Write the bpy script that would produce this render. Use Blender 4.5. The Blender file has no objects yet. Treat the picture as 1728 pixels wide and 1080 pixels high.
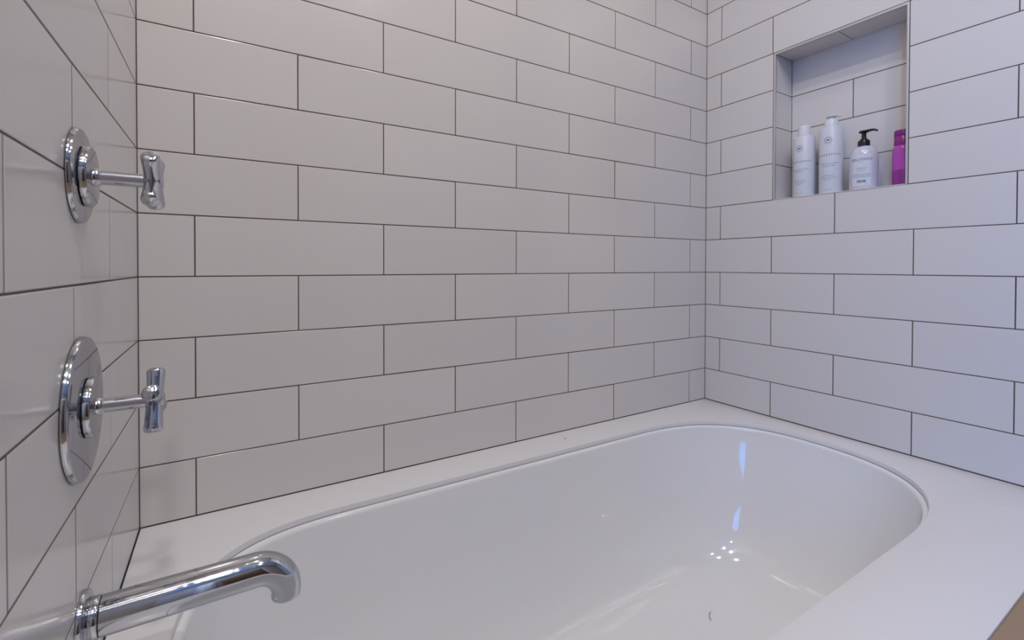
import bpy, bmesh, math, random
from mathutils import Vector, Matrix
random.seed(7)
S = bpy.context.scene
C = S.collection

# ------------------------------------------------------------------ camera
cam_d = bpy.data.cameras.new('camera'); cam = bpy.data.objects.new('camera', cam_d); C.objects.link(cam)
S.camera = cam
yaw, pitch, roll = 0.55166967, -0.01144713, 0.00187954
F_PX = 788.215; PX, PY = 865.534, 457.756
f = Vector((math.sin(yaw)*math.cos(pitch), math.cos(yaw)*math.cos(pitch), math.sin(pitch)))
r0 = Vector((math.cos(yaw), -math.sin(yaw), 0)); u0 = r0.cross(f)
r = r0*math.cos(roll)+u0*math.sin(roll); u = -r0*math.sin(roll)+u0*math.cos(roll)
M = Matrix((r, u, -f)).transposed().to_4x4()
M.translation = Vector((0.122455, -0.973527, 0.434615))
cam.matrix_world = M
cam_d.sensor_width = 36; cam_d.lens = F_PX/1728*36
cam_d.shift_x = (864-PX)/1728; cam_d.shift_y = -(540-PY)/1728
cam_d.clip_start = 0.01
cam_d.dof.use_dof = True; cam_d.dof.focus_distance = 1.15; cam_d.dof.aperture_fstop = 9

# ------------------------------------------------------------------ light and exposure
S.view_settings.view_transform = 'Standard'; S.view_settings.look = 'None'
S.view_settings.gamma = 1; S.view_settings.use_curve_mapping = False
S.view_settings.exposure = 0.0
W_ = bpy.data.worlds.new('world'); S.world = W_; W_.use_nodes = True
bg = W_.node_tree.nodes['Background']; bg.inputs[0].default_value = (.05, .33, 1, 1); bg.inputs[1].default_value = 8.2

CEIL = 2.05; FLOOR = -0.55
XL, YF, XR = -1.25, -2.7, 2.7
def area(name, loc, rot, sx, sy, power, col, shape='RECTANGLE'):
    d = bpy.data.lights.new(name, 'AREA'); d.shape = shape; d.size = sx
    if shape in ('RECTANGLE', 'ELLIPSE'): d.size_y = sy
    d.energy = power; d.color = col
    o = bpy.data.objects.new(name, d); o.location = loc; o.rotation_euler = rot; C.objects.link(o); return o
WARM = (1.0, .93, .855); BLUE = (.42, .60, 1.0)
# daylight through the window in the far side wall
WY0, WY1, WZ0, WZ1 = -2.45, -1.25, .25, 1.65
DOWN = [(.45, -.60, 4.6), (.12, -1.12, 6.9), (.75, -1.12, 2.6), (.12, -1.58, 6.9), (.75, -1.58, 2.4), (-.55, -1.75, 1.8)]
for x, y, pw in DOWN:
    area('downlight_lamp', (x, y, CEIL-.012), (0, 0, 0), .075, .075, pw, WARM, 'DISK')

# ------------------------------------------------------------------ materials
def mat(name, col, rough=.4, metal=0, bump=None, vary=0, coat=0, spec=.5, sss=0, trans=0, noise_rough=None, obj_var=0):
    m = bpy.data.materials.new(name); m.use_nodes = True; n = m.node_tree.nodes; l = m.node_tree.links
    b = n['Principled BSDF']; b.inputs['Base Color'].default_value = (*col, 1)
    b.inputs['Roughness'].default_value = rough; b.inputs['Metallic'].default_value = metal
    b.inputs['Coat Weight'].default_value = coat; b.inputs['Coat Roughness'].default_value = .04
    b.inputs['Specular IOR Level'].default_value = spec
    b.inputs['Transmission Weight'].default_value = trans
    if sss:
        b.inputs['Subsurface Weight'].default_value = sss; b.inputs['Subsurface Scale'].default_value = .01
    if metal: b.inputs['Specular Tint'].default_value = (.72, .72, .76, 1)
    geo = n.new('ShaderNodeNewGeometry')
    if bump:
        t = n.new('ShaderNodeTexNoise'); t.inputs['Scale'].default_value = bump[0]; t.inputs['Detail'].default_value = 2
        l.new(geo.outputs['Position'], t.inputs['Vector'])
        bp = n.new('ShaderNodeBump'); bp.inputs['Strength'].default_value = bump[1]; bp.inputs['Distance'].default_value = bump[2]
        l.new(t.outputs['Fac'], bp.inputs['Height']); l.new(bp.outputs['Normal'], b.inputs['Normal'])
    if vary or obj_var:
        hs = n.new('ShaderNodeHueSaturation'); hs.inputs['Color'].default_value = (*col, 1)
        mr = n.new('ShaderNodeMapRange')
        if obj_var:
            oi = n.new('ShaderNodeObjectInfo'); l.new(oi.outputs['Random'], mr.inputs['Value']); vv = obj_var
        else:
            t2 = n.new('ShaderNodeTexNoise'); t2.inputs['Scale'].default_value = 3; t2.inputs['Detail'].default_value = 4
            l.new(geo.outputs['Position'], t2.inputs['Vector']); l.new(t2.outputs['Fac'], mr.inputs['Value']); vv = vary
        mr.inputs['To Min'].default_value = 1-vv; mr.inputs['To Max'].default_value = 1+vv
        l.new(mr.outputs['Result'], hs.inputs['Value']); l.new(hs.outputs['Color'], b.inputs['Base Color'])
    if noise_rough:
        t3 = n.new('ShaderNodeTexNoise'); t3.inputs['Scale'].default_value = noise_rough[0]; t3.inputs['Detail'].default_value = 5
        l.new(geo.outputs['Position'], t3.inputs['Vector'])
        mr = n.new('ShaderNodeMapRange'); mr.inputs['From Min'].default_value = .35; mr.inputs['From Max'].default_value = .75
        mr.inputs['To Min'].default_value = noise_rough[1]; mr.inputs['To Max'].default_value = noise_rough[2]
        l.new(t3.outputs['Fac'], mr.inputs['Value']); l.new(mr.outputs['Result'], b.inputs['Roughness'])
    return m
MT = mat('glazed_white_tile', (.69, .665, .657), .17, bump=(7, .25, .003), obj_var=.018)
MG = mat('dark_grout', (.095, .072, .070), .9, bump=(400, .3, .0006), vary=.2)
MP = mat('painted_plaster', (.66, .64, .62), .6, bump=(120, .1, .0005))
MPF = mat('warm_grey_paint', (.38, .34, .30), .6, bump=(120, .1, .0005))
MC = mat('ceiling_paint', (.82, .81, .80), .7)
MQ = mat('white_quartz', (.74, .735, .765), .28, vary=.01, bump=(300, .05, .0002))
MTUB = mat('white_enamel', (.80, .805, .83), .07, coat=.5, bump=(5, .12, .004))
MCH = mat('polished_chrome', (.60, .61, .645), .05, 1, noise_rough=(60, .03, .11))
MCH2 = mat('spotted_chrome', (.62, .63, .66), .06, 1, noise_rough=(180, .03, .13))
MAL = mat('satin_aluminium', (.62, .62, .65), .42, .7)
MBLK = mat('black_plastic', (.008, .009, .012), .22)
MGAP = mat('gap_shadow_black', (.01, .01, .01), .7)  # near-black standing in for the shade in the valve gaps
MWH = mat('white_bottle_plastic', (.66, .68, .76), .35, sss=.1)
MWC = mat('white_cap_plastic', (.72, .73, .80), .25)
MLIL = mat('pearly_lilac_plastic', (.64, .62, .75), .16, sss=.25, coat=.3)
MLAB = mat('white_paper_label', (.66, .70, .78), .5)
MINK = mat('grey_print_ink', (.16, .17, .22), .6)
MINKS = mat('slate_print_ink', (.035, .04, .07), .6)
MMAG = mat('magenta_plastic', (.46, .06, .44), .2, coat=.4)
MMAGC = mat('deep_magenta_cap', (.24, .008, .22), .2, coat=.4)
MMAGD = mat('dark_magenta_band', (.27, .02, .25), .2, coat=.4)
MFL = mat('oak_floorboard', (.40, .235, .12), .6, bump=(60, .2, .001), obj_var=.12)
MWD = mat('brown_wood_panel', (.31, .22, .145), .5, bump=(90, .2, .0008), vary=.18)
MDOOR = mat('dark_brown_door', (.10, .05, .025), .4, vary=.2)
MFR = mat('white_gloss_frame', (.8, .8, .8), .3)
MHAIR = mat('dark_hair', (.03, .02, .02), .5)
def emis(name, col, s):
    m = bpy.data.materials.new(name); m.use_nodes = True; b = m.node_tree.nodes['Principled BSDF']
    b.inputs['Base Color'].default_value = (*col, 1); b.inputs['Emission Color'].default_value = (*col, 1); b.inputs['Emission Strength'].default_value = s
    return m
MEM = emis('lit_lamp_lens', (1, .88, .76), 8)
def glass(name):
    m = bpy.data.materials.new(name); m.use_nodes = True; n = m.node_tree.nodes; l = m.node_tree.links
    n.remove(n['Principled BSDF']); t = n.new('ShaderNodeBsdfTransparent'); g = n.new('ShaderNodeBsdfGlossy'); g.inputs['Roughness'].default_value = .02
    x = n.new('ShaderNodeMixShader'); x.inputs[0].default_value = .06
    l.new(t.outputs[0], x.inputs[1]); l.new(g.outputs[0], x.inputs[2]); l.new(x.outputs[0], n['Material Output'].inputs[0]); return m
MGL = glass('window_glass')

# ------------------------------------------------------------------ helpers
def link(name, me, m=None, parent=None):
    o = bpy.data.objects.new(name, me); C.objects.link(o)
    if m is not None and me is not None and len(me.materials) == 0: me.materials.append(m)
    if parent is not None: o.parent = parent
    return o
def bm_obj(name, bm, m, parent=None, smooth=False, angle=None):
    me = bpy.data.meshes.new(name)
    bmesh.ops.recalc_face_normals(bm, faces=bm.faces)
    if smooth:
        for fc in bm.faces: fc.smooth = True
        if angle:
            for e in bm.edges:
                if len(e.link_faces) == 2 and e.calc_face_angle(0) > math.radians(angle): e.smooth = False
    bm.to_mesh(me); bm.free()
    return link(name, me, m, parent)
def box(bm, x0, x1, y0, y1, z0, z1):
    v = [bm.verts.new((x, y, z)) for x in (x0, x1) for y in (y0, y1) for z in (z0, z1)]
    for q in ((0, 1, 3, 2), (4, 6, 7, 5), (0, 4, 5, 1), (2, 3, 7, 6), (0, 2, 6, 4), (1, 5, 7, 3)):
        bm.faces.new([v[i] for i in q])
def bevel_all(bm, w, seg=2):
    bmesh.ops.bevel(bm, geom=list(bm.edges), offset=w, segments=seg, affect='EDGES', profile=.5)
def tag(o, label, cat, group=None):
    o['label'] = label; o['category'] = cat
    if group: o['group'] = group
    return o
def empty(name, loc):
    o = bpy.data.objects.new(name, None); o.location = loc; o.empty_display_size = .03; C.objects.link(o); return o
def struct(o): o['kind'] = 'structure'; return o
def lathe(profile, n=48, axis='Z', sx=1, sy=1, caps=True):
    """profile = [(radius, height)] ; axis Z or X"""
    bm = bmesh.new(); rings = []
    for rr, h in profile:
        ring = []
        if rr < 1e-6:
            ring = [bm.verts.new((0, 0, h) if axis == 'Z' else (h, 0, 0))]
        else:
            for i in range(n):
                a = 2*math.pi*i/n; c, s = rr*math.cos(a)*sx, rr*math.sin(a)*sy
                ring.append(bm.verts.new((c, s, h) if axis == 'Z' else (h, c, s)))
        rings.append(ring)
    for A, B in zip(rings, rings[1:]):
        if len(A) == 1 and len(B) == 1: continue
        for i in range(n):
            j = (i+1) % n
            if len(A) == 1: bm.faces.new((A[0], B[j], B[i]))
            elif len(B) == 1: bm.faces.new((A[i], A[j], B[0]))
            else: bm.faces.new((A[i], A[j], B[j], B[i]))
    if caps:
        for R in (rings[0], rings[-1]):
            if len(R) > 1: bm.faces.new(R)
    return bm
def tube(path, radii, n=32, bm=None, flat=None):
    """sweep a circle along a path of Vectors; parallel transport"""
    bm = bm or bmesh.new(); rings = []; up = None
    for i, p in enumerate(path):
        a = path[max(i-1, 0)]; b = path[min(i+1, len(path)-1)]; t = (b-a).normalized()
        if up is None:
            up = Vector((0, 0, 1)) if abs(t.z) < .9 else Vector((0, 1, 0))
        s = t.cross(up).normalized(); up = s.cross(t).normalized()
        rr = radii[i] if isinstance(radii, (list, tuple)) else radii
        fy = flat[i] if flat else 1
        rings.append([bm.verts.new(p+s*math.cos(2*math.pi*k/n)*rr+up*math.sin(2*math.pi*k/n)*rr*fy) for k in range(n)])
    for A, B in zip(rings, rings[1:]):
        for k in range(n): bm.faces.new((A[k], A[(k+1) % n], B[(k+1) % n], B[k]))
    bm.faces.new(rings[0]); bm.faces.new(rings[-1])
    return bm

# ------------------------------------------------------------------ measurements
W = 1.46352; L = .32682; H = .105; Z1 = .10036; J = .0019     # room width, tile pitch, course, first joint, joint width
def zl(k): return 0 if k <= 0 else Z1+(k-1)*H
NROW = 19; ZTOP = min(CEIL-.004, zl(NROW))
YLEND = -1.06; YREND = -.852
NY0, NY1, NZ0, NZ1, ND = -.5315, -.2185, zl(6), zl(10), .09  # shower niche

# tile mesh cache: unit built in local coords, face towards +Z, centred
tile_cache = {}
def tile_mesh(w, h, t=.007):
    key = (round(w, 4), round(h, 4))
    if key in tile_cache: return tile_cache[key]
    bm = bmesh.new(); rings = []
    for ins, z in ((0, -t), (0, -.0004), (.0003, -.00015), (.0010, 0)):
        a, b = w/2-ins, h/2-ins
        rings.append([bm.verts.new(p) for p in ((-a, -b, z), (a, -b, z), (a, b, z), (-a, b, z))])
    for A, B in zip(rings, rings[1:]):
        for i in range(4): bm.faces.new((A[i], A[(i+1) % 4], B[(i+1) % 4], B[i]))
    bm.faces.new(rings[-1])
    me = bpy.data.meshes.new('tile'); bm.to_mesh(me); bm.free(); me.materials.append(MT)
    tile_cache[key] = me; return me
AX = {  # wall frames: local x, local y(up), normal
    'back': (Vector((1, 0, 0)), Vector((0, 0, 1)), Vector((0, -1, 0))),
    'right': (Vector((0, -1, 0)), Vector((0, 0, 1)), Vector((-1, 0, 0))),
    'left': (Vector((0, 1, 0)), Vector((0, 0, 1)), Vector((1, 0, 0))),
    'nicheleft': (Vector((1, 0, 0)), Vector((0, 0, 1)), Vector((0, -1, 0))),
    'nicheright': (Vector((-1, 0, 0)), Vector((0, 0, 1)), Vector((0, 1, 0))),
    'nichetop': (Vector((0, 1, 0)), Vector((1, 0, 0)), Vector((0, 0, -1))),
}
def place_tile(frame, centre, w, h, parent, jitter=1):
    o = bpy.data.objects.new('tile', tile_mesh(w, h)); C.objects.link(o)
    ax, ay, az = AX[frame]
    R = Matrix((ax, ay, az)).transposed()
    e = Matrix.Rotation(random.gauss(0, .0007)*jitter, 3, 'X') @ Matrix.Rotation(random.gauss(0, .0005)*jitter, 3, 'Y')
    m = (R @ e).to_4x4(); m.translation = centre
    o.parent = parent; o.matrix_world = m
    return o

# ------------------------------------------------------------------ setting
# wall_back
bm = bmesh.new(); box(bm, 0, W+.12, .0003, .12, -.02, CEIL); wall_back = struct(bm_obj('wall_back', bm, MG))
# wall_left : a partition that ends beside the camera
bm = bmesh.new(); box(bm, -.12, -.0003, YLEND, .12, FLOOR, CEIL); wall_left = struct(bm_obj('wall_left', bm, MG))
# wall_right with the niche opening (grout-coloured core)
bm = bmesh.new()
x0 = W+.0003; x1 = W+ND+.05; b_ = .0014
box(bm, x0, x1, NY1-b_, .0003, -.02, CEIL)
box(bm, x0, x1, YREND, NY0+b_, -.02, CEIL)
box(bm, x0, x1, NY0+b_, NY1-b_, -.02, NZ0-.001)
box(bm, x0, x1, NY0+b_, NY1-b_, NZ1, CEIL)
box(bm, W+ND+.0003, x1, NY0+b_, NY1-b_, NZ0-.001, NZ1)
wall_right = struct(bm_obj('wall_right', bm, MG))
bm = bmesh.new(); box(bm, XR, XR+.1, YF, .12, FLOOR, CEIL); struct(bm_obj('wall_far_right', bm, MP))
bm = bmesh.new(); box(bm, x0, x1, YREND, -.0, FLOOR, -.021); box(bm, W+.0, x1, YREND-.012, YREND-.0005, FLOOR+.006, CEIL-.002); struct(bm_obj('trim_2', bm, MP))
bm = bmesh.new(); box(bm, x1+.001, XR, 0, .12, FLOOR, CEIL); struct(bm_obj('wall_back_right', bm, MP))
# the rest of the bathroom shell, behind and beside the camera
bm = bmesh.new(); box(bm, XL-.1, XR+.1, YF-.1, YF, FLOOR, CEIL); wf = struct(bm_obj('wall_front', bm, MPF))
bm = bmesh.new()
box(bm, XL-.12, XL, YF, WY0, FLOOR, CEIL); box(bm, XL-.12, XL, WY1, .12, FLOOR, CEIL)
box(bm, XL-.12, XL, WY0, WY1, FLOOR, WZ0); box(bm, XL-.12, XL, WY0, WY1, WZ1, CEIL)
struct(bm_obj('wall_window', bm, MP))
bm = bmesh.new(); box(bm, XL, -.12, 0, .12, FLOOR, CEIL); struct(bm_obj('wall_back_left', bm, MP))
bm = bmesh.new(); box(bm, XL-.12, XR+.1, YF-.1, .12, CEIL, CEIL+.1); struct(bm_obj('ceiling', bm, MC))
bm = bmesh.new(); box(bm, XL-.12, XR+.1, YF-.1, .12, FLOOR-.1, FLOOR); floor = struct(bm_obj('floor', bm, MG))
# floorboards
pw_ = .145; k = 0; y = YF
while y < -.95:
    x = XL+.004 - random.random()*.9
    while x < XR:
        a = max(x, XL+.003); b = min(x+1.15, XR-.003)
        if b-a > .05:
            bm = bmesh.new(); box(bm, a+.001, b-.001, y+.001, y+pw_-.001, FLOOR, FLOOR+.006)
            bm_obj('floorboard', bm, MFL, floor)
        x += 1.15
    y += pw_
# window
w1 = struct(empty('window_1', (XL, (WY0+WY1)/2, WZ0)))
def wpart(name, boxes, m):
    bm = bmesh.new()
    for q in boxes: box(bm, *q)
    o = bm_obj(name, bm, m); o.parent = w1; o.matrix_parent_inverse = Matrix.Translation(-w1.location); return o
fx0, fx1 = XL-.05, XL-.01; ym = (WY0+WY1)/2
wpart('window_frame', [(fx0, fx1, WY0, WY0+.05, WZ0, WZ1), (fx0, fx1, WY1-.05, WY1, WZ0, WZ1), (fx0, fx1, WY0+.05, WY1-.05, WZ0, WZ0+.05),
                       (fx0, fx1, WY0+.05, WY1-.05, WZ1-.05, WZ1), (fx0, fx1, ym-.025, ym+.025, WZ0+.05, WZ1-.05)], MFR)
wpart('pane', [(XL-.035, XL-.031, WY0+.05, ym-.025, WZ0+.05, WZ1-.05)], MGL)
wpart('pane', [(XL-.035, XL-.031, ym+.025, WY1-.05, WZ0+.05, WZ1-.05)], MGL)
# unseen door in the front wall, added for dark reflections in the chrome
d1 = struct(empty('added_door_1', (.5, YF, FLOOR)))
def dpart(name, bm, m, **k):
    o = bm_obj(name, bm, m, **k); o.parent = d1; o.matrix_parent_inverse = Matrix.Translation(-d1.location); return o
bm = bmesh.new(); box(bm, .1, .9, YF, YF+.03, FLOOR+.01, FLOOR+2.05); dpart('door_leaf', bm, MDOOR)
bm = bmesh.new()
for q in ((.02, .09), (.91, .98)): box(bm, q[0], q[1], YF, YF+.04, FLOOR+.006, FLOOR+2.14)
box(bm, .09, .91, YF, YF+.04, FLOOR+2.06, FLOOR+2.14); dpart('door_frame', bm, MFR)

# ------------------------------------------------------------------ tiles
def segments(joints, a, b, clip=None):
    """split [a,b] (descending from 0) at joints, remove clip interval, merge slivers"""
    pts = [a]+sorted([j for j in joints if a+.012 < j < b-.012])+[b]
    out = []
    for p, q in zip(pts, pts[1:]):
        if clip and q > clip[0]+1e-6 and p < clip[1]-1e-6:
            if p < clip[0]: out.append([p, clip[0]])
            if q > clip[1]: out.append([clip[1], q])
        else: out.append([p, q])
    res = []
    for s in out:
        if s[1]-s[0] < .02:
            if res and abs(res[-1][1]-s[0]) < 1e-6: res[-1][1] = s[1]
            elif res is not None: nxt = s; res.append(s)
        else:
            if res and res[-1][1]-res[-1][0] < .02 and abs(res[-1][1]-s[0]) < 1e-6: res[-1][1] = s[1]
            else: res.append(list(s))
    return [s for s in res if s[1]-s[0] > .006]
for row in range(1, NROW+1):
    za, zb = zl(row-1)+(.0016 if row == 1 else J/2), min(zl(row), CEIL)-J/2
    if zb-za < .02: continue
    zc, hh = (za+zb)/2, zb-za
    odd = row % 2
    # back wall
    a0 = .07761 if odd else .07761+L/2
    js = [a0+i*L for i in range(-1, 6)]
    for a, b in segments(js, .0004, W-.0004):
        a2 = a+(J/2 if a > .001 else .0004); b2 = b-(J/2 if b < W-.001 else .0004)
        place_tile('back', ((a2+b2)/2, 0, zc), b2-a2, hh, wall_back)
    # right wall, s = -Y
    a0 = .05272+(L/2 if odd else 0)
    js = [a0+i*L for i in range(0, 5)]
    clip = None
    if 7 <= row <= 10: clip = (-NY1, -NY0)
    for a, b in segments(js, .0004, -YREND, clip):
        a2 = a+(J/2 if a > .001 else .0004); b2 = b-J/2
        place_tile('right', (W, -(a2+b2)/2, zc), b2-a2, hh, wall_right)
    # left wall
    a0 = .21462 if odd else .21462+L/2
    js = [a0+i*L for i in range(-1, 5)]
    for a, b in segments(js, .0004, -YLEND):
        a2 = a+(J/2 if a > .001 else .0004); b2 = b-J/2
        place_tile('left', (0, -(a2+b2)/2, zc), b2-a2, hh, wall_left)
# end of the partition wall, plain painted
bm = bmesh.new(); box(bm, -.12, .0, YLEND-.012, YLEND-.0005, FLOOR+.006, CEIL-.002); tr = struct(bm_obj('trim_1', bm, MP))
bm = bmesh.new(); box(bm, -.0016, .004, YLEND, YLEND+.001, 0, 0.001); bm.free()
# niche lining
TT = .0055   # trim width
zrows = [NZ0, .727, .8335, .936, NZ1-.001]
for i in range(4):
    za, zb = zrows[i]+J/2+(.003 if i == 0 else 0), zrows[i+1]-J/2
    if i in (0, 2):
        spans = [(NY0+.004, -.382), (-.382, NY1-.004)]
    else: spans = [(NY0+.004, NY1-.004)]
    for a, b in spans:
        a2, b2 = a+J/2, b-J/2
        place_tile('right', (W+ND, (a2+b2)/2, (za+zb)/2), b2-a2, zb-za, wall_right, .5)
    xa, xb = W+TT, W+ND-J/2-.0005
    place_tile('nicheleft', ((xa+xb)/2, NY1-.0050, (za+zb)/2), xb-xa, zb-za, wall_right, .5)
    place_tile('nicheright', ((xa+xb)/2, NY0+.004, (za+zb)/2), xb-xa, zb-za, wall_right, .5)
for a, b in ((NY0+.006, -.3815), (-.3815, NY1-.006)):
    a2, b2 = a+J/2, b-J/2
    place_tile('nichetop', (W+TT+(ND-TT)/2, (a2+b2)/2, NZ1-.0050), b2-a2, ND-TT-J, wall_right, .5)
# niche sill and metal edge trim
bm = bmesh.new(); box(bm, W+.0006, W+ND-.0015, NY0+.002, NY1-.002, NZ0-.0006, NZ0+.0018); sill = bm_obj('niche_sill', bm, MQ, wall_right)
def trim_piece(y0, y1, z0, z1, inner):
    bm = bmesh.new(); box(bm, W-.0008, W+TT-.0006, y0, y1, z0, z1); bevel_all(bm, .0006, 2)
    return bm_obj('metal_trim', bm, MAL, wall_right)
trim_piece(NY1-.0062, NY1-.0006, NZ0+.0005, NZ1-.0008, 0)
trim_piece(NY0+.0006, NY0+.0052, NZ0+.0005, NZ1-.0008, 0)
trim_piece(NY0+.0052, NY1-.0062, NZ1-.0066, NZ1-.0006, 0)
trim_piece(NY0+.0052, NY1-.0062, NZ0-.0010, NZ0+.0012, 0)

# ------------------------------------------------------------------ bath
YC = -.384
def outline(xmin, xmax, half, xl, xr, nl=3.0, nr=2.5, N=192, off=0):
    """closed loop, starts at the right tip, superelliptic ends joined by straight sides"""
    xmin -= off; xmax += off; half += off
    pts = []
    K = 400
    up = []
    for i in range(K+1):
        t = i/K*math.pi/2
        up.append((xr+(xmax-xr)*max(math.cos(t), 0)**(2/nr), half*math.sin(t)**(2/nr)))
    for i in range(K, -1, -1):
        t = i/K*math.pi/2
        up.append((xl-(xl-xmin)*max(math.cos(t), 0)**(2/nl), half*math.sin(t)**(2/nl)))
    full = up+[(x, -y) for x, y in reversed(up[1:-1])]
    full.append(full[0])
    d = [0]
    for a, b in zip(full, full[1:]): d.append(d[-1]+math.hypot(b[0]-a[0], b[1]-a[1]))
    out = []; j = 0
    for i in range(N):
        s = d[-1]*i/N
        while d[j+1] < s: j += 1
        t = (s-d[j])/max(d[j+1]-d[j], 1e-9)
        out.append((full[j][0]+(full[j+1][0]-full[j][0])*t, YC+full[j][1]+(full[j+1][1]-full[j][1])*t))
    return out
CUT = dict(xmin=.064, xmax=1.386, half=.286, xl=.33, xr=1.05)
SLAB = .0100
DX0, DX1, DY0, DY1 = .0012, W-.0012, -.8040, -.0012
deck = tag(empty('tub_deck', (W/2, DY0, 0)), 'white quartz slab deck framing the oval bathtub along the tiled walls', 'tub deck')
def chp(o, par): o.parent = par; o.matrix_parent_inverse = Matrix.Translation(-par.location); return o
bm = bmesh.new()
def ring(pts, z): return [bm.verts.new((x, y, z)) for x, y in pts]
inner = outline(**CUT); N = len(inner)
cx, cy = .72, YC
outer = []
for x, y in inner:
    dx, dy = x-cx, y-cy; t = 1e9
    if dx > 1e-9: t = min(t, (DX1-cx)/dx)
    if dx < -1e-9: t = min(t, (DX0-cx)/dx)
    if dy > 1e-9: t = min(t, (DY1-cy)/dy)
    if dy < -1e-9: t = min(t, (DY0-cy)/dy)
    outer.append([cx+dx*t, cy+dy*t])
for X in (DX0, DX1):
    for Y in (DY0, DY1):
        k = min(range(N), key=lambda i: (outer[i][0]-X)**2+(outer[i][1]-Y)**2); outer[k] = [X, Y]
o1 = outline(off=.0014, **CUT); o2 = outline(off=.0004, **CUT)
def ins(p, e): return (min(max(p[0], DX0+e), DX1-e), min(max(p[1], DY0+e), DY1))
R = [ring(outer, -SLAB-.012), ring([ins(p, 0) for p in outer], -.0012), ring([ins(p, .0004) for p in outer], -.0003), ring([ins(p, .0014) for p in outer], 0),
     ring(o1, 0), ring(o2, -.0004), ring(inner, -.0014), ring(inner, -SLAB), ring(outline(off=.012, **CUT), -SLAB-.0005), ring(outline(off=.012, **CUT), -SLAB-.012)]
for A, B in zip(R, R[1:]):
    for i in range(N): bm.faces.new((A[i], A[(i+1) % N], B[(i+1) % N], B[i]))
for i in range(N): bm.faces.new((R[-1][i], R[-1][(i+1) % N], R[0][(i+1) % N], R[0][i]))
chp(bm_obj('quartz_slab', bm, MQ, smooth=True, angle=25), deck)
bm = bmesh.new(); box(bm, DX0, DX1+.004, DY0-.046, DY0-.0006, FLOOR+.007, -.0008); bevel_all(bm, .002, 2); o = chp(bm_obj('front_panel', bm, MWD), deck); o['label'] = 'brown wooden panel along the front edge of the white deck'

# the tub itself
bm = bmesh.new()
TOP = dict(xmin=.066, xmax=1.384, half=.284, xl=.33, xr=1.05, nl=3.0, nr=2.5)
BOT = dict(xmin=.19, xmax=1.15, half=.175, xl=.36, xr=.92, nl=2.6, nr=2.4)
def lerp(fr, off=0):
    d = {k: TOP[k]+(BOT[k]-TOP[k])*fr for k in TOP}; return outline(off=off, **d)
rings = []
zt = -SLAB-.0014
rings.append(ring(lerp(0, .011), zt-.004)); rings.append(ring(lerp(0, .010), zt)); rings.append(ring(lerp(0, .001), zt))
# rolled inner lip
for a in (15, 35, 55, 75, 90):
    t = math.radians(a); rings.append(ring(lerp(0, .0005-.0075*math.sin(t)), zt-.0075*(1-math.cos(t))))
off0 = -.007
DEP = -.355
prof = [(.03, -.05), (.085, -.10), (.15, -.15), (.22, -.20), (.30, -.245), (.39, -.28), (.50, -.308), (.62, -.328), (.75, -.342), (.88, -.350), (1.0, -.354)]
for fr, z in prof: rings.append(ring(lerp(fr, off0*(1-fr)), z))
for s, z in ((.85, -.3565), (.6, -.3585), (.3, -.3600), (.08, -.361)):
    pts = lerp(1); rings.append(ring([(.62+(x-.62)*s, YC+(y-YC)*s) for x, y in pts], z))
for A, B in zip(rings, rings[1:]):
    for i in range(N): bm.faces.new((A[i], A[(i+1) % N], B[(i+1) % N], B[i]))
bm.faces.new(rings[-1])
me = bpy.data.meshes.new('bathtub')
for fc in bm.faces: fc.smooth = True
bmesh.ops.recalc_face_normals(bm, faces=bm.faces); bm.to_mesh(me); bm.free()
tub = link('bathtub', me, MTUB)
tag(tub, 'glossy white undermount bathtub with rounded ends set below the quartz deck', 'bathtub')

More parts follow.
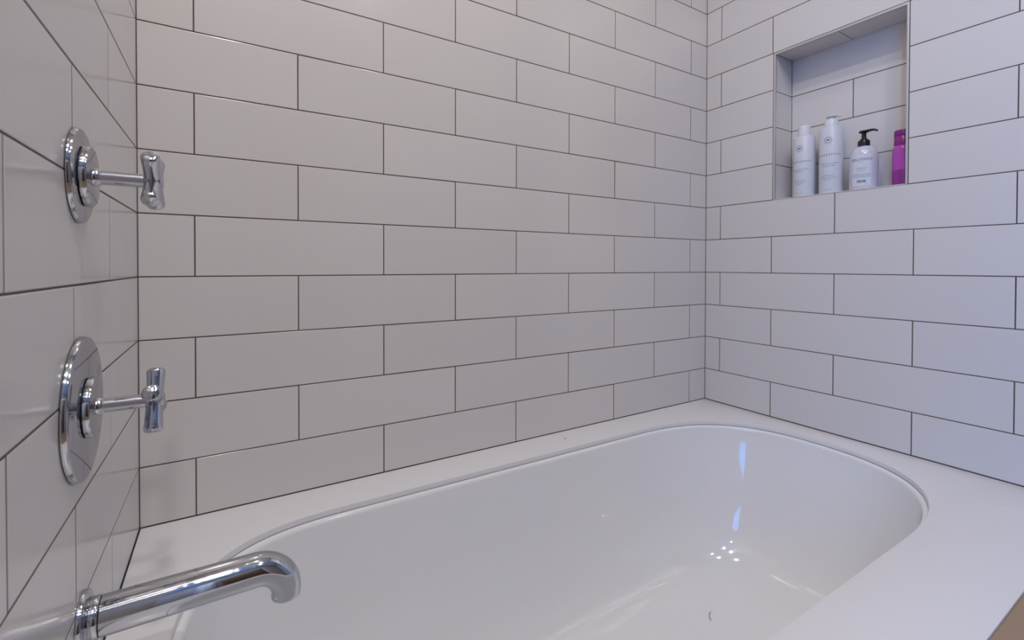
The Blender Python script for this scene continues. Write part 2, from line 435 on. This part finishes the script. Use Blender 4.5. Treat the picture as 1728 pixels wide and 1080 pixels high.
# ------------------------------------------------------------------ fittings on the left wall
FY = -.362
def disc(x0, x1, rad, e=.0015, n=96):
    return lathe([(0, x0), (rad, x0), (rad, x1-e), (rad-e*.3, x1-e*.3), (rad-e, x1), (0, x1)], n, 'X', caps=False)
def lathe_y(profile, n=40):
    return lathe(profile, n, 'Z', caps=False)
def valve(zc, resc, tesc, ang, label):
    t = tag(empty('shower_valve', (0, FY, zc)), label, 'valve', None)
    bm_obj('plate_gap_shadow', lathe([(resc-.0012, .0001), (resc-.0012, .0010)], 64, 'X'), MGAP, t)  # dark disc painting the shadow line between plate and wall
    bm_obj('wall_plate', disc(.0009, tesc, resc, .0032), MCH, t, smooth=True, angle=40)
    bm_obj('hub_gap_shadow', lathe([(.0275, tesc), (.0275, tesc+.0012)], 64, 'X'), MGAP, t)  # thin black disc, painted gap shadow between plate and hub
    bm_obj('hub', disc(tesc+.0012, tesc+.0068, .0295, .0016), MCH, t, smooth=True, angle=40)
    bm_obj('stem', lathe([(.0085, tesc+.0068), (.0082, tesc+.0110), (.0069, tesc+.0125), (.0069, .0540)], 48, 'X'), MCH, t, smooth=True, angle=40)
    hx = .0588
    prof = [(0, -.0325), (.0066, -.0325), (.0079, -.0312), (.0083, -.029), (.0078, -.022), (.0074, -.012), (.0071, 0), (.0074, .012), (.0078, .022), (.0083, .029), (.0079, .0312), (.0066, .0325), (0, .0325)]
    hd = None
    for k, a in enumerate((ang, ang+90)):
        b = bmesh.new(); b = lathe_y(prof)
        bmesh.ops.rotate(b, verts=b.verts, cent=(0, 0, 0), matrix=Matrix.Rotation(math.radians(a), 3, 'X'))
        bmesh.ops.translate(b, verts=b.verts, vec=(hx, 0, 0))
        if hd is None: hd = b
        else:
            tmp = bpy.data.meshes.new('t'); b.to_mesh(tmp); b.free(); hd.from_mesh(tmp); bpy.data.meshes.remove(tmp)
    # merging boss at the crossing
    b = lathe([(0, -.0085), (.0060, -.0085), (.0082, -.006), (.0086, 0), (.0082, .006), (.0060, .0085), (0, .0085)], 32, 'X', caps=False)
    bmesh.ops.translate(b, verts=b.verts, vec=(hx, 0, 0)); tmp = bpy.data.meshes.new('t'); b.to_mesh(tmp); b.free(); hd.from_mesh(tmp); bpy.data.meshes.remove(tmp)
    bm_obj('cross_handle', hd, MCH, t, smooth=True, angle=50)
    return t
valve(.5215, .0462, .0052, 45, 'upper chrome wall valve with small round plate and cross handle')
valve(.2940, .0700, .0062, -26, 'lower chrome wall valve with large round plate and cross handle')
# spout
sp = tag(empty('bath_spout', (0, FY, .083)), 'long chrome bath spout with hooked tip over the tub edge', 'spout')
bm_obj('wall_flange', disc(.0004, .0048, .028, .0018), MCH, sp, smooth=True, angle=40)
bm_obj('collar', lathe([(0, .0048), (.0192, .0048), (.0197, .0056), (.0197, .0138), (.0192, .0145), (0, .0145)], 64, 'X', caps=False), MCH, sp, smooth=True, angle=40)
path = [Vector((x, 0, 0)) for x in (.0148, .0155, .05, .09, .125, .150)]; rad = [.0180, .0189, .0189, .0188, .0186, .0184]
bc = Vector((.150, 0, -.0325)); br = .0325
for a in range(8, 97, 8):
    t = math.radians(a); path.append(bc+Vector((math.sin(t)*br, 0, math.cos(t)*br))); rad.append(.0184-.0024*a/90)
path.append(path[-1]+Vector((-.0004, 0, -.0030))); rad.append(.0158)
path.append(path[-1]+Vector((-.0001, 0, -.0016))); rad.append(.0150)
path.append(path[-1]+Vector((0, 0, -.0004))); rad.append(.0140)
path.append(path[-1]+Vector((0, 0, .004))); rad.append(.0132)
path.append(path[-1]+Vector((0, 0, .010))); rad.append(.0130)
def tube_open(path, rad, n=64):
    bm = bmesh.new(); rings = []
    T = None
    for i, p in enumerate(path):
        if i < len(path)-2:
            a = path[max(i-1, 0)]; b = path[i+1]; T = (b-a).normalized()
        s = Vector((0, 1, 0)); upv = T.cross(s).normalized()
        rings.append([bm.verts.new(p+s*math.cos(2*math.pi*k/n)*rad[i]+upv*math.sin(2*math.pi*k/n)*rad[i]) for k in range(n)])
    for A, B in zip(rings, rings[1:]):
        for k in range(n): bm.faces.new((A[k], A[(k+1) % n], B[(k+1) % n], B[k]))
    bm.faces.new(rings[0]); bm.faces.new(rings[-1]); return bm
bm_obj('spout_tube', tube_open(path, rad), MCH2, sp, smooth=True, angle=50)

# ------------------------------------------------------------------ text helper
def text_mesh(items, radius, face_ang=0, off=.00012, cyl_scale=1):
    """items: (string, centre_u, z, height, spacing, boldness); u wraps round a vertical cylinder of radius, facing -X rotated by face_ang to -Y"""
    bm = bmesh.new()
    for s, uc, z, hgt, spc, bold in items:
        cu = bpy.data.curves.new('t', 'FONT'); cu.body = s; cu.size = hgt*1.38; cu.align_x = 'CENTER'; cu.space_character = spc; cu.offset = bold; cu.resolution_u = 2
        ob = bpy.data.objects.new('t', cu); C.objects.link(ob)
        bpy.context.view_layer.update()
        dg = bpy.context.evaluated_depsgraph_get(); me = bpy.data.meshes.new_from_object(ob.evaluated_get(dg))
        b2 = bmesh.new(); b2.from_mesh(me)
        # the spacing adds a gap after the last glyph: recentre
        if b2.verts:
            mid = (min(v.co.x for v in b2.verts)+max(v.co.x for v in b2.verts))/2
            for v in b2.verts: v.co.x += uc-mid; v.co.y += z
        b2.to_mesh(me); b2.free(); bm.from_mesh(me)
        bpy.data.objects.remove(ob); bpy.data.curves.remove(cu); bpy.data.meshes.remove(me)
    return bm
def wrap(bm, radius, face_ang, off=.00015):
    for v in bm.verts:
        a = -v.co.x/radius + math.radians(180+face_ang)   # reading left to right goes from +Y to -Y seen from the room
        a = math.radians(180+face_ang)+v.co.x/radius
        z = v.co.y
        v.co = Vector((math.cos(a)*(radius+off), math.sin(a)*(radius+off), z))
    return bm
def add_ring2d(bm, cx, cz, r1, r2, n=28):
    a = [bm.verts.new((cx+math.cos(2*math.pi*i/n)*r1, cz+math.sin(2*math.pi*i/n)*r1, 0)) for i in range(n)]
    b = [bm.verts.new((cx+math.cos(2*math.pi*i/n)*r2, cz+math.sin(2*math.pi*i/n)*r2, 0)) for i in range(n)]
    for i in range(n): bm.faces.new((a[i], a[(i+1) % n], b[(i+1) % n], b[i]))
def quad2d(bm, pts): bm.faces.new([bm.verts.new((x, y, 0)) for x, y in pts])
def emblem(bm, cx, cz, s):
    add_ring2d(bm, cx, cz, s*.60, s*.67)
    for i in range(22):                                  # rays of dashes round the ring
        a = 2*math.pi*i/22; d = Vector((math.cos(a), math.sin(a))); q = Vector((-d.y, d.x))*s*.032
        r1, r2 = s*.78, s*(1.02 if i % 2 else .92)
        c = Vector((cx, cz)); quad2d(bm, [tuple(c+d*r1-q), tuple(c+d*r2-q), tuple(c+d*r2+q), tuple(c+d*r1+q)])
    # little winged figure in the middle
    for sgn in (1, -1):
        for lift, ln in ((.10, .44), (-.06, .32)):
            p = [(0, lift*s), (sgn*ln*.55*s, (lift+.14)*s), (sgn*ln*s, (lift+.07)*s), (sgn*ln*.55*s, (lift-.05)*s)]
            quad2d(bm, [(cx+a, cz+b) for a, b in (p if sgn > 0 else p[::-1])])
    quad2d(bm, [(cx-.06*s, cz+.2*s), (cx+.06*s, cz+.2*s), (cx+.035*s, cz-.3*s), (cx-.035*s, cz-.3*s)])

# ------------------------------------------------------------------ bottles
SZ = NZ0+.0018; BX = W+.045
def bottle_body(rad, hs, e=.004):
    return lathe([(0, 0), (rad-.002, 0), (rad-.0005, .0008), (rad, .0025), (rad, hs-e), (rad-e*.3, hs-e*.3), (rad-e, hs), (rad*.55, hs+.0008), (0, hs+.0008)], 64, 'Z', caps=False)
def white_bottle(name, y, hs, face, label, lines):
    t = tag(empty(name, (BX, y, SZ)), label, 'bottle')
    bm_obj('body', bottle_body(.0272, hs), MWH, t, smooth=True, angle=50)
    for ln in lines: bm_obj('lettering', wrap(text_mesh([ln], .0272), .0272, face), MINKS, t)
    bm = bmesh.new(); emblem(bm, 0, hs*.79, .0104); bm_obj('emblem', wrap(bm, .0272, face), MINKS, t)
    return t
z0 = .797-SZ
LW = 1.9
b1 = white_bottle('hair_product_bottle', -.2815, z0, 0, 'slim white printed bottle with plain round cap, leftmost in the wall niche',
    [('INNERSENSE', 0, z0*.565, .0052, 1.62, 0), ('HYDRATING CREAM', 0, z0*.44, .0031, 1.22, 0), ('HAIRBATH', 0, z0*.405, .0031, 1.22, 0),
     ('ORGANIC BEAUTY', 0, z0*.265, .0024, 1.15, 0), ('PURE HAIRCARE', 0, z0*.235, .0024, 1.15, 0), ('HYDRATES', 0, z0*.205, .0024, 1.15, 0), ('10 FL OZ / 295 ML', 0, z0*.055, .0019, 1.15, 0)])
bm_obj('cap', lathe([(0, z0+.0008), (.0158, z0+.0008), (.0158, z0+.003), (.0150, z0+.026), (.0142, z0+.0295), (.0120, z0+.0308), (0, z0+.0310)], 48, 'Z', caps=False), MWC, b1, smooth=True, angle=50)
z0 = .806-SZ
b2 = white_bottle('hair_product_bottle', -.350, z0, 9, 'tall white printed bottle with white pump, second from left in the wall niche',
    [('INNERSENSE', 0, z0*.565, .0052, 1.62, 0), ('HYDRATING CREAM', 0, z0*.44, .0031, 1.22, 0), ('CONDITIONER', 0, z0*.405, .0031, 1.22, 0),
     ('ORGANIC BEAUTY', 0, z0*.265, .0024, 1.15, 0), ('MOISTURE AND CARE', 0, z0*.235, .0024, 1.15, 0), ('HYDRATES', 0, z0*.205, .0024, 1.15, 0), ('32 FL OZ / 946 ML', 0, z0*.055, .0019, 1.15, 0)])
def pump(parent, z, rc, hc, m, L1, tip_drop, hgt, facing, headr=.0105, th=1.0):
    bm_obj('pump_collar', lathe([(0, z), (rc, z), (rc, z+hc*.75), (rc*.92, z+hc*.9), (rc*.62, z+hc), (rc*.58, z+hc+.003), (0, z+hc+.003)], 48, 'Z', caps=False), m, parent, smooth=True, angle=50)
    zt = z+hc+hgt
    hd = lathe([(0, z+hc), (.0050, z+hc), (.0050, zt-.002), (headr*.9, zt-.0005*th), (headr, zt+.001*th), (headr*.96, zt+.0035*th), (headr*.6, zt+.005*th), (0, zt+.0055*th)], 40, 'Z', caps=False)
    d = Vector((math.cos(facing), math.sin(facing), 0))
    pth = [d*.002+Vector((0, 0, zt+.0022)), d*(L1*.45)+Vector((0, 0, zt+.0026)), d*(L1*.75)+Vector((0, 0, zt+.0020)), d*(L1*.93)+Vector((0, 0, zt+.0002-tip_drop*.4)), d*L1+Vector((0, 0, zt-tip_drop))]
    tube(pth, [.0066, .0060, .0050, .0042, .0036], 20, hd, flat=[.50, .50, .52, .6, .7])
    bm_obj('pump_head', hd, m, parent, smooth=True, angle=50)
pump(b2, z0+.0008, .0160, .020, MWC, .020, .0012, .0080, math.radians(-75), .0125, 1.35)

# lilac-white bottle with black pump and paper label
b3 = tag(empty('pump_bottle', (BX, -.4255, SZ)), 'pearly white round-shouldered bottle with black pump and printed paper label, third in the niche', 'bottle')
Rb = .0305; zs = .105-.004
prof = [(0, 0), (Rb-.003, 0), (Rb-.0008, .001), (Rb, .0035), (Rb, .075)]
for a in range(10, 91, 8):
    t = math.radians(a); prof.append((.0125+(Rb-.0125)*math.cos(t), .075+.037*math.sin(t)))
prof += [(.0122, .114), (0, .1142)]
bm_obj('body', lathe(prof, 64, 'Z', caps=False), MLIL, b3, smooth=True, angle=50)
FA = 13
bm = bmesh.new(); lw, l0, l1 = .0205, .010, .092-.003; n = 20
lo = [bm.verts.new((-lw+2*lw*i/n, l0, 0)) for i in range(n+1)]; hi = [bm.verts.new((-lw+2*lw*i/n, l1, 0)) for i in range(n+1)]
for i in range(n): bm.faces.new((lo[i], lo[i+1], hi[i+1], hi[i]))
lab = bm_obj('paper_label', wrap(bm, Rb, FA, .0002), MLAB, b3, smooth=True)
LN = [('BALMAIN', 0, .0725, .0072, 1.08, 0), ('PARIS', 0, .0680, .0016, 1.3, .00002), ('MOISTURIZING', 0, .0535, .0021, 1.15, 0), ('SHAMPOO', 0, .0500, .0021, 1.15, 0),
    ('HAIR COUTURE', 0, .0460, .0014, 1.1, .00001)] + [(s, 0, .0385-.0023*i, .0013, 1.0, 0) for i, s in enumerate(
    ['SULFATE FREE FORMULA WITH ARGAN AND SILK', 'PROTEIN DEEPLY HYDRATES AND RESTORES', 'SHINE FOR DRY AND DAMAGED HAIR, USE DAILY', 'APPLY TO WET HAIR, MASSAGE AND RINSE', 'WELL, REPEAT IF NECESSARY'])] + [('300 ML', .010, .0125, .0014, 1.1, .00001)]
for ln in LN: bm_obj('lettering', wrap(text_mesh([ln], Rb), Rb, FA, .0004), MINK, lab)
bm = bmesh.new()
x = -.0095
rnd = random.Random(3)
while x < .0095:
    w_ = rnd.choice((.0003, .0005, .0008)); quad2d(bm, [(x, .0175), (x+w_, .0175), (x+w_, .0245), (x, .0245)]); x += w_+rnd.choice((.0003, .0004, .0006))
pr = bm_obj('barcode', wrap(bm, Rb, FA, .0004), MINK, lab)
pump(b3, .1130, .0130, .0165, MBLK, .0300, .0020, .0190, math.radians(-97), .0110)

# magenta bottle
b4 = tag(empty('slim_bottle', (BX, -.5065, SZ)), 'small magenta plastic bottle with flip cap at the right end of the niche', 'bottle')
hb = .725-SZ; rx, ry = .019, .0205
bm_obj('body', lathe([(0, 0), (.93, 0), (.98, .0008), (1, .003), (1, .038)], 48, 'Z', rx, ry, caps=False), MMAGD, b4, smooth=True, angle=50)
bm_obj('upper_body', lathe([(1.004, .0382), (1.004, hb-.010), (.97, hb-.006), (.88, hb-.002), (.80, hb), (0, hb)], 48, 'Z', rx, ry, caps=False), MMAG, b4, smooth=True, angle=50)
bm_obj('neck_ring', lathe([(.80, hb), (.80, hb+.002)], 48, 'Z', rx, ry), MMAGD, b4, smooth=True, angle=50)
bm_obj('flip_cap', lathe([(0, hb+.002), (.86, hb+.002), (.86, hb+.020), (.84, hb+.0205), (.84, hb+.0215), (.86, hb+.022), (.84, hb+.034), (.80, hb+.0365), (.5, hb+.0355), (0, hb+.035)], 48, 'Z', rx, ry, caps=False), MMAGC, b4, smooth=True, angle=50)

# ------------------------------------------------------------------ small things
def hair(pts, rad, label, name='stray_hair', cat='hair'):
    bm = tube([Vector(p) for p in pts], rad, 6); return tag(bm_obj(name, bm, MHAIR), label, cat)

hair([(.8455, -.0475, .0006), (.8480, -.0462, .0009), (.8505, -.0455, .0006)], .0007, 'tiny dark speck lying on the back ledge of the deck below the tiles', 'debris_speck', 'speck')
hair([(1.042, -.326, -.3553), (1.047, -.318, -.3546), (1.055, -.312, -.3552), (1.064, -.309, -.3551)], .0005, 'short dark curled hair lying on the bottom of the bathtub', 'stray_hair', 'hair')
# ceiling lamps
for i, (x, y, pw) in enumerate(DOWN):
    t = tag(empty('ceiling_downlight', (x, y, CEIL)), ('white-rimmed ceiling downlight directly above the bathtub', 'white-rimmed ceiling downlight in front of the bath, on the valve side', 'white-rimmed ceiling downlight in front of the bath, on the niche side', 'white-rimmed ceiling downlight near the door, on the valve side', 'white-rimmed ceiling downlight near the door, on the niche side', 'white-rimmed ceiling downlight nearest the window')[i], 'light')
    bm_obj('rim', lathe([(.058, -.0005), (.058, -.004), (.054, -.006), (.046, -.004), (.044, -.0005)], 48, 'Z', caps=False), MFR, t, smooth=True, angle=40)
    bm_obj('lens', lathe([(0, -.003), (.044, -.003), (.044, -.0008), (0, -.0008)], 48, 'Z', caps=False), MEM, t)
